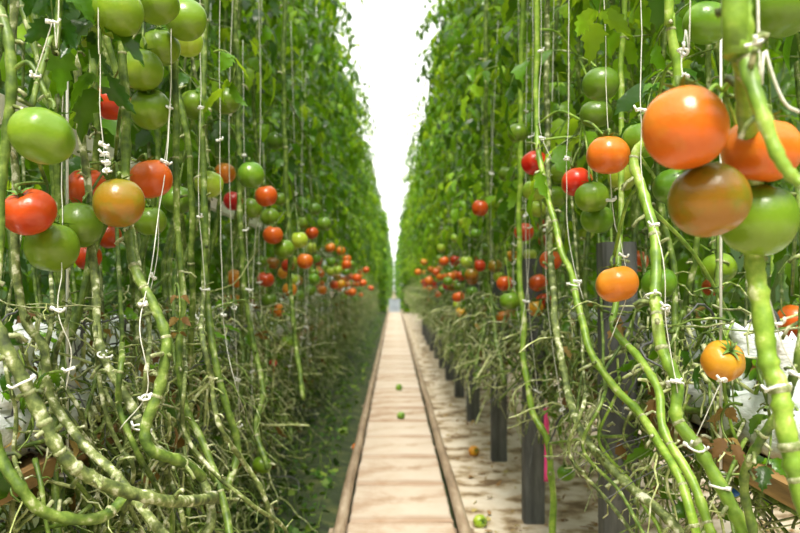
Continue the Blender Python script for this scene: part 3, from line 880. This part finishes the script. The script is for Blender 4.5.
front_vine('yellow green stem hanging straight beside the forked bend', [[(172,-40,1.62,6),(176,140,1.6,6),(178,230,1.6,6),(183,300,1.58,7),(178,360,1.56,8),(186,410,1.55,8),(200,440,1.54,8),(222,500,1.5,8),(230,550,1.45,8)]], (), 'stem', 18)
# right
front_vine('thick bright stem with bowed stalk crossing the big orange tomato', [[(734,-60,.74,24),(739,0,.74,23),(745,45,.745,21),(748,90,.80,18),(750,160,.90,16),(753,240,.93,15),(756,270,.93,15),(761,311,.92,16),(766,362,.91,17),(777,388,.90,18),(783,430,.89,18),(796,475,.88,19),(815,520,.87,20)],
    [(745,45,.742,17),(756,98,.715,15),(773,150,.70,14),(790,177,.695,12),(808,188,.69,10)]], (20, 24), 'stem_bright', 10)
front_vine('bright stem running down past the amber tomato into the corner tangle', [[(668,-40,1.32,9),(671,20,1.32,9),(677,78,1.32,9),(660,125,1.34,8),(634,157,1.36,8),(641,190,1.34,9),(653,230,1.30,10),(657,270,1.27,10),(655,300,1.25,11),(660,347,1.22,12),(674,383,1.2,12),(677,419,1.18,12),(698,449,1.16,12),(718,485,1.14,13),(741,530,1.12,14),(760,570,1.1,14)]], (21, 26, 27, 28), 'stem_bright', 18)
front_vine('slanting stem with white clips passing behind the orange tomato', [[(537,-40,2.1,5),(536,60,2.1,5),(537,125,2.08,5.5),(541,165,2.04,6),(549,203,2.0,6),(556,228,1.96,6),(563,254,1.92,6.5),(571,276,1.88,7),(579,305,1.82,7.5),(587,345,1.76,8),(611,383,1.68,9),(638,412,1.6,9),(666,455,1.5,10),(690,510,1.42,10),(700,560,1.4,10)]], (22, 23, 25, 34, 30), 'stem_bright', 20)
front_vine('upright stem beside the low bunch, bending towards the pink ribbon', [[(523,-40,2.7,4.5),(521,100,2.7,4.5),(520,200,2.7,5),(519,260,2.7,5),(522,310,2.66,6),(524,366,2.6,6.5),(531,409,2.55,7),(546,440,2.5,7),(552,475,2.5,7),(552,545,2.5,7)]], (31, 33, 35, 36), 'stem_bright', 16)
front_vine('slim far stem carrying the lone red tomato', [[(486,-40,3.6,4),(486,60,3.6,4),(487,160,3.6,4),(489,230,3.6,4),(490,290,3.58,4.5),(496,340,3.5,5),(505,385,3.4,5)]], (32,), 'stem', 12)
front_vine('bright stem from under the amber tomato curving down to the post foot', [[(626,-40,1.8,5),(622,100,1.78,5),(620,220,1.72,5),(616,300,1.62,6),(613,325,1.58,7),(622,340,1.54,8),(640,360,1.46,9),(658,390,1.4,9),(664,430,1.36,9),(690,480,1.3,10),(715,540,1.25,10)]], (), 'stem_bright', 14)
front_vine('pale knotted stem sprawling across the foot of the wide grey post', [[(548,-40,2.3,5),(547,120,2.25,5),(550,240,2.1,5),(556,330,1.9,6),(566,380,1.85,7),(580,430,1.7,8),(606,463,1.62,9),(636,492,1.55,10),(668,520,1.5,10),(700,560,1.45,11)]], (), 'stem_old', 18)
front_vine('vine at the right edge carrying the cut red orange tomato', [[(800,180,1.05,9),(806,280,1.02,10),(800,345,1.0,9),(787,400,1.02,9),(760,440,1.05,9),(745,480,1.08,9),(756,540,1.1,9)]], (29,), 'stem', 14)

EXTRA = [(518,133,20,'deep'),(472,292,12,'green'),(466,273,11,'green'),(444,261,10,'orange'),(429,281,9,'orange'),(472,259,10,'orange'),(464,222,11,'pale'),(441,248,9,'pale'),(499,220,13,'green'),
 (585,232,18,'pale'),(571,150,17,'pale'),(528,148,15,'green'),(516,160,14,'pale'),(560,232,17,'pale'),(530,255,14,'pale'),(524,282,13,'pale'),(556,290,15,'green'),(480,275,11,'green'),(486,248,12,'deep'),(455,262,10,'orange'),(418,272,7,'orange'),(436,272,8,'redorange'),(424,262,7,'amber'),  # many greens here given pale skin to offset the shade of the foliage
 (347,259,9,'orange'),(357,278,9,'redorange'),(341,284,9,'amber'),(352,292,8,'orange'),(363,283,8,'orange'),(331,262,10,'green'),(338,270,9,'pale'),(322,290,10,'orange'),(371,288,6,'orange'),(346,272,8,'green'),(330,246,11,'green'),(366,270,7,'redorange'),
 (247,250,15,'deep'),(232,230,16,'deep'),(218,262,14,'deep'),(262,262,14,'green'),(290,292,12,'deep'),(240,285,12,'amber')]
# more old stems lying across each other under the fruit
random.seed(203)
for k in range(15):
    x0 = -10 + 15 * k + rnd(-8, 8); y0 = rnd(310, 390); Y = rnd(1.2, 1.75); w = rnd(.008, .013) * F / Y; dx = rnd(15, 55)
    path = [(x0 + rnd(-30, 40), -40, Y + .75, w * .5), (x0 + rnd(-20, 20), 170, Y + .65, w * .55), (x0, y0 - 35, Y + .3, w * .8), (x0, y0, Y, w), (x0 + rnd(-15, 25), y0 + 50, Y, w), (x0 + dx * .6, y0 + 95, Y, w), (x0 + dx * 1.3, y0 + 125, Y + rnd(0, .1), w), (x0 + dx * 2, y0 + rnd(135, 175), Y + rnd(0, .2), w * .9), (x0 + dx * 2 + rnd(-30, 40), y0 + 230, Y + .2, w * .8)]
    front_vine('old bent stem among many in the dry tangle below the left fruit', [path], (), 'stem_old' if k % 3 else 'stem', 30)
for k in range(12):
    x0 = 590 + 17 * k + rnd(-8, 8); y0 = rnd(350, 420); Y = rnd(1.45, 1.8); w = rnd(.007, .011) * F / Y; dx = rnd(15, 55)
    path = [(x0 + rnd(-30, 30), -40, Y + .75, w * .5), (x0 + rnd(-20, 20), 170, Y + .65, w * .55), (x0, y0 - 35, Y + .3, w * .8), (x0, y0, Y, w), (x0 + rnd(-25, 15), y0 + 50, Y, w), (x0 + dx * .5, y0 + 90, Y, w), (x0 + dx * 1.2, y0 + 120, Y - .05, w), (x0 + dx * 1.8, y0 + rnd(135, 165), Y - .1, w * .9), (x0 + dx * 2.4, y0 + 215, Y - .1, w * .8)]
    front_vine('old bent stem among many in the tangle before the right grow bags', [path], (), ('stem_old', 'stem', 'stem_bright')[k % 3], 26)
# distant fruit, one truss on each vine further along
random.seed(91); n_far = 0
for (sg, x, y, (z, a)) in far_spots:
    tip = V((x, y, z)) + Matrix.Rotation(a, 3, 'Z') @ V((.15, .03, -.12))
    for k in range(random.choice((2, 2, 3))):
        dz = -.075 * k + rnd(-.02, .02)
        p = tip + V((rnd(-.035, .035), rnd(-.09, .09), dz - .02))
        if p.z > 1.4: continue
        ripe = min(1, max(0, (1.25 - p.z) / .35 + (y - 5) * .05))
        q = random.random()
        c = random.choice(('redorange', 'orange', 'orange', 'amber', 'red')) if q < .15 + .5 * ripe else random.choice(('green', 'pale', 'deep', 'green', 'olive'))
        word = {'redorange': 'red orange', 'orange': 'orange', 'amber': 'amber', 'red': 'red', 'green': 'green', 'pale': 'pale green', 'deep': 'dark green', 'olive': 'olive'}[c]
        rng_ = 'in the middle distance' if y < 6.5 else 'far off'
        make_tomato(p, rnd(.062, .078), c, f'small {word} tomato {rng_} along the {SIDE[sg]} vine row', f'{word} tomatoes {rng_}, {SIDE[sg]} row', None, None, None, y < 6.0)
        n_far += 1

random.seed(404)
for k in range(17): EXTRA.append((442 + 4.4 * k + rnd(-3, 3), rnd(222, 312), rnd(8, 10) + 2.2 * k / 17, random.choice(('green', 'pale', 'pale', 'green', 'orange'))))
for k in range(9): EXTRA.append((300 + 6.5 * k + rnd(-3, 3), rnd(222, 285), rnd(11, 12) - .3 * k, random.choice(('green', 'pale', 'green', 'orange'))))
for px, py, w, c in EXTRA:
    d = rnd(.066, .076); p = at(px, py, d * F / w)
    word = {'redorange': 'red orange', 'orange': 'orange', 'amber': 'amber', 'red': 'red', 'green': 'green', 'pale': 'pale green', 'deep': 'dark green', 'olive': 'olive'}[c]
    rng_ = 'in the middle distance' if p.y < 6.5 else 'far off'; sd_ = 'left' if px < CX else 'right'
    make_tomato(p, d, c, f'small {word} tomato {rng_} along the {sd_} vine row', f'{word} tomatoes {rng_}, {sd_} row', None, None, None, p.y < 6)
# fallen fruit
for px, py, w, c, lb in ((480, 522, 14, 'pale', 'yellow green tomato lying on the pale floor near the rail'), (474, 452, 11, 'amber', 'small orange tomato lying on the pale floor by the black posts'),
                         (401, 416, 8, 'green', 'small green fruit lying on the walkway slabs'), (399, 388, 7, 'green', 'tiny green fruit lying further along the walkway slabs'),
                         (356, 447, 8, 'orange', 'small orange fruit lying in the moss against the rail')):
    z = .054 if 399 <= px <= 401 else (.03 if px == 356 else .0)
    Y = (H - z - .02) * F / (py - CY); d = w * Y / F
    p = at(px, py, Y); p.z = z + d * .39
    make_tomato(p, d, c, lb, None, (1.2, .4))

# ------------------------------------------------------------------ twine and clips
def clip_ring(mb, r):
    pts = [V((r * math.cos(2 * PI * k / 12), r * math.sin(2 * PI * k / 12), .001 * math.sin(k))) for k in range(13)]
    mb.tube(pts, .0018, 5)
    mb.box((r * .9, -.002, -.003), (r + .006, .002, .003))
    mb.tube([V((-r, 0, 0)), V((-r - .003, 0, .003)), V((-r - .004, .002, .007))], .002, 5)
def twine(label, pts, clips=(), group='support twines', r=.0009):
    W = [at(*q) for q in pts]
    if pts[0][1] < 0: W = [V((W[0].x, W[0].y + .05, 3.5)), V((W[0].x, W[0].y + .02, 2.4))] + W
    P = crom(W, 6); o0 = P[-1].copy()
    mb = MB(); mb.tube([p - o0 + wobble(p, 14, .003) for p in P], r, 5)
    o = mb.build('support_twine', 'twine', None, o0); tag(o, label, 'twine', group)
    e = 12 if pts[0][1] < 0 else 0
    for f in clips:
        i = min(len(P) - 2, e + int(f * (len(P) - 1 - e)))
        c = MB(); clip_ring(c, .0065)
        k = c.build('clip', 'clip', o, P[i] - o0); k.rotation_euler = (rnd(-.4, .4), rnd(-.4, .4), rnd(0, 6.28))
    return o
random.seed(13)
twine('white twine hanging over the large solitary green tomato', [(58,-10,1.1),(52,20,1.1),(42,55,1.1),(34,80,1.1)], (.3, .95))
twine('white twine with clips dropping beside the deep red tomato', [(98,-20,1.22),(100,60,1.22),(101,121,1.22),(104,150,1.22),(108,175,1.22)], (.72, .80, .88, .97))
twine('white twine beside the tall green bunch', [(172,-10,1.5),(171,60,1.5),(168,130,1.5),(160,190,1.5),(158,250,1.48),(150,290,1.46)], (.35, .6, .95))
twine('white twine down the slim vine with shaded green tomatoes', [(200,-10,1.84),(201,90,1.84),(199,200,1.82),(205,290,1.8),(196,330,1.78)], (.3, .55, .75, .95))
twine('white twine passing behind the light green tomato', [(243,40,2.4),(244,140,2.4),(246,230,2.4),(251,320,2.38)], (.4, .7, .9))
twine('pale twine slanting through bare stems by the white film', [(66,-10,1.4),(62,150,1.4),(62,255,1.32),(58,310,1.2),(70,350,1.2),(66,390,1.2)], (.2, .6, .9))
twine('pale twine looped among stems below the forked bend', [(172,-10,1.5),(168,140,1.46),(150,270,1.3),(140,330,1.2),(148,390,1.2),(120,430,1.2)], (.25, .5, .85))
twine('pale twine above the lone low green tomato', [(220,-10,1.95),(220,140,1.95),(222,280,1.9),(226,340,1.9),(240,400,1.9),(262,452,2.5)], (.2, .5))
twine('white twine with a clip on the thick bright stem', [(690,-20,1.0),(686,30,1.0),(682,60,1.0),(684,82,.98)], (.6, .95))
twine('white twine on the crossed stem above the red and orange tomato', [(541,-10,2.05),(541,60,2.05),(539,125,2.03),(552,160,2.0)], (.3, .78))
twine('white twine slack between the front bunch and the cut red tomato', [(757,250,.95),(770,300,.95),(784,345,.95),(800,380,.95)], (.5, .95))
twine('white twine slanting in front of the white grow bag', [(722,380,1.15),(712,405,1.15),(700,430,1.16),(693,446,1.17)], (.05, .95))
twine('white twine down the bright stem beside the amber tomato', [(641,-10,1.32),(640,110,1.3),(644,190,1.28),(664,260,1.2),(666,330,1.2),(678,392,1.18)], (.2, .5, .75, .97))
twine('white twine beside the wide grey post', [(604,-10,1.5),(612,200,1.5),(620,240,1.5),(628,290,1.48),(610,340,1.48)], (.25, .6))
twine('white twine upright beside the low mixed bunch', [(533,-10,2.4),(532,120,2.4),(530,200,2.4),(528,280,2.4),(520,340,2.4)], (.3, .6, .85))
twine('white twine hanging beside the orange tomato on the slanting stem', [(569,-10,1.8),(568,120,1.8),(566,190,1.8),(572,260,1.78),(584,300,1.76)], (.4, .9))
twine('yellow looking twine loose at the top corner', [(757,-10,.8),(765,50,.8),(783,100,.8),(800,112,.8)], (), r=.0018)
# the clips that ride on the thick stems
for (px, py, Y, r, lb) in ((745, 44, .74, .015, 'white plastic clip around the thick bright stem'), (777, 388, .90, .013, 'white plastic clip on the stem under the front bunch'), (675, 384, 1.2, .013, 'white plastic clip where the bright stem bends before the grow bag'),
                            (653, 296, 1.25, .012, 'white plastic clip beside the amber tomato'), (574, 284, 1.86, .013, 'white plastic clip on the slanting stem under the orange tomato'), (696, 447, 1.16, .013, 'white plastic clip low on the bright stem'),
                            (141, 428, 1.26, .013, 'white plastic clip at the forked bend'), (105, 355, 1.31, .012, 'white plastic clip on the knobbly stem before the white film'), (22, 383, 1.06, .013, 'white plastic clip on the thick old sweeping stem'), (719, 487, 1.14, .013, 'white plastic clip in the corner tangle')):
    c = MB(); clip_ring(c, r)
    o = c.build('stem_clip', 'clip', None, at(px, py, Y)); o.rotation_euler = (rnd(-.5, .3), rnd(-.5, .5), rnd(0, 6))
    tag(o, lb, 'clip', 'stem clips')
# twine on the vines further back
for sg in (-1, 1):
    for k in range(16):
        y = 2.3 + k * .42; x = sg * (.5 if sg < 0 else .47) + rnd(-.04, .04)
        P = [V((x, y, 2.2)), V((x + rnd(-.03, .03), y + rnd(-.05, .05), 1.5)), V((x + rnd(-.03, .03), y + rnd(-.06, .06), 1.0)), V((x + rnd(-.05, .05), y + rnd(-.15, .15), .55))]
        mb = MB(); Q = crom(P, 6); mb.tube([p - P[-1] for p in Q], .0013, 4)
        o = mb.build('support_twine', 'twine', None, P[-1]); tag(o, f'thin white twine hanging along the {SIDE[sg]} vine row further back', 'twine', f'thin twines of the {SIDE[sg]} row')
        for q in range(4):
            c = MB(); clip_ring(c, .008)
            i = random.randrange(5, len(Q)); kk = c.build('clip', 'clip', o, Q[i] - P[-1]); kk.rotation_euler = (rnd(-.6, .6), rnd(-.6, .6), rnd(0, 6))

# pink ribbon by the second post
mb = MB(); n = 16; vs, fs = [], []
for i in range(n + 1):
    t = i / n; tw = .5 * math.sin(t * 4); z = -.26 * t
    vs += [V((-.011 * math.cos(tw), -.011 * math.sin(tw) + .006 * math.sin(t * 6), z)), V((.011 * math.cos(tw), .011 * math.sin(tw) + .006 * math.sin(t * 6), z)),
           V((.011 * math.cos(tw), .011 * math.sin(tw) + .006 * math.sin(t * 6) + .0015, z)), V((-.011 * math.cos(tw), -.011 * math.sin(tw) + .006 * math.sin(t * 6) + .0015, z))]
for i in range(n):
    for k in range(4): fs.append((i * 4 + k, i * 4 + (k + 1) % 4, i * 4 + 4 + (k + 1) % 4, i * 4 + 4 + k))
fs += [(3, 2, 1, 0), (n * 4, n * 4 + 1, n * 4 + 2, n * 4 + 3)]
mb.add(vs, fs)
o = mb.build('marker_ribbon', 'pink', None, at(547, 408, 2.75)); tag(o, 'bright pink plastic ribbon hanging beside a black post', 'ribbon')
mb = MB(); mb.tube([V((0, 0, 0)), V((.004, 0, .06)), V((-.01, 0, .14))], .0012, 4); mb.build('tie', 'twine', o)

# blue dripper stake under the right gutter
t = at(733, 492, 1.6)
mb = MB(); mb.tube([V((-.03, 0, -.008)), V((-.01, 0, -.002)), V((.012, 0, 0)), V((.03, 0, -.01))], [.006, .010, .010, .005], 8)
o = mb.build('drip_emitter', 'blue', None, t); tag(o, 'small blue drip emitter hanging under the white grow bag', 'dripper')
mb = MB(); mb.tube(crom([V((.03, 0, -.01)), V((.06, .02, .02)), V((.08, .05, .12)), V((.07, .08, .22))], 5), .0022, 5); mb.build('feed_tube', 'post', o)

# hero leaves hanging in front
def lone_leaf(label, px, py, Y, az, L, droop, size, mat='leaf', lift=.1, pairs=3):
    p = at(px, py, Y); mb = MB(); compound_leaf(mb, V((0, 0, 0)), az, L, lift, droop, size, pairs, 0, 1, True)
    o = mb.build('tomato_leaf', [mat, 'stem'], None, p); tag(o, label, 'leaf', 'hanging leaves')
    return o
random.seed(17)
lone_leaf('dark drooping leaf between the green tomato by the edge and the red orange one', 84, 18, 1.3, -.9, .20, 2.4, .085, pairs=2)
lone_leaf('sunlit curled leaf over the shaded green tomato', 214, 52, 1.8, -.5, .14, 2.4, .075, 'leaf_pale', pairs=2)
lone_leaf('large translucent leaf hanging near the top above the dim green tomato', 592, -40, 1.5, -1.6, .22, 2.6, .075, 'leaf_pale', pairs=2)
lone_leaf('dark leaf over the top corner', 20, -60, 1.25, .2, .26, 2.2, .08, 'leaf')
lone_leaf('ragged green leaf in front of the white film', 66, 372, 1.25, 2.8, .08, 1.0, .038, 'leaf', pairs=2)
lone_leaf('brown shrivelled leaf hanging before the gutter edge', 742, 405, 1.15, 2.0, .10, 2.6, .034, 'leaf_dry', pairs=2)
lone_leaf('brown dry leaf strand beside the olive stem', 176, 285, 1.5, -1.2, .17, 2.9, .022, 'leaf_dry', pairs=3)
lone_leaf('narrow drooping leaf by the thick stem near the cut edge', 765, 410, 1.1, 1.0, .14, 2.6, .038, 'leaf', pairs=2)

# ------------------------------------------------------------------ light and camera
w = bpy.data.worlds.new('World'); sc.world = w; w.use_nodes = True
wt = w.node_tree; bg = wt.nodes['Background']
# white glasshouse sky overhead and down the aisle; sides and behind darkened to cut fill light, tinted like more green rows
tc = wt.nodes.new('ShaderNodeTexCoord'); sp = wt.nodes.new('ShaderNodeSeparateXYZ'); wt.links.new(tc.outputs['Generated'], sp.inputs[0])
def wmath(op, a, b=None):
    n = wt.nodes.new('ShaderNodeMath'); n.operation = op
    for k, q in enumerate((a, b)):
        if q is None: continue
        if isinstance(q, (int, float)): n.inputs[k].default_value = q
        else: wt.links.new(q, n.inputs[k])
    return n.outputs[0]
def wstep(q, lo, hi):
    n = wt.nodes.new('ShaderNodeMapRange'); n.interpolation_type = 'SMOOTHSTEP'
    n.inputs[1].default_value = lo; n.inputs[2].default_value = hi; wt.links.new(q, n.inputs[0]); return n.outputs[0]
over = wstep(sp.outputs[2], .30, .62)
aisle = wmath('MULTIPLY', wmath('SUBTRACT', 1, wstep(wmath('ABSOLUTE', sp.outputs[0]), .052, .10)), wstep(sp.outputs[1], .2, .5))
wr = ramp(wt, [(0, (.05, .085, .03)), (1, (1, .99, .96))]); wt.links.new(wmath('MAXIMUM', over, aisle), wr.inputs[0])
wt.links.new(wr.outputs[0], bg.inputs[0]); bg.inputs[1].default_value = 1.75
sd = bpy.data.lights.new('sun', 'SUN'); sd.energy = 6.5; sd.angle = math.radians(20); sd.color = (1, .95, .84)
so = bpy.data.objects.new('sun', sd); COL.objects.link(so)
so.rotation_euler = V((.035, .62, -1.0)).to_track_quat('-Z', 'Y').to_euler()
cd = bpy.data.cameras.new('camera'); cam = bpy.data.objects.new('camera', cd); COL.objects.link(cam)
cam.location = (0, 0, H); cam.rotation_euler = (PI / 2, 0, 0)
cd.sensor_width = 36; cd.lens = F / 800 * 36
cd.shift_x = (400 - CX) / 800; cd.shift_y = (CY - 266.5) / 800
cd.clip_start = .05; cd.clip_end = 300
cd.dof.use_dof = True; cd.dof.focus_distance = 1.35; cd.dof.aperture_fstop = 5.0
sc.camera = cam
vs_ = sc.view_settings
vs_.view_transform = 'Standard'; vs_.look = 'None'; vs_.gamma = 1; vs_.use_curve_mapping = False; vs_.exposure = 0.25
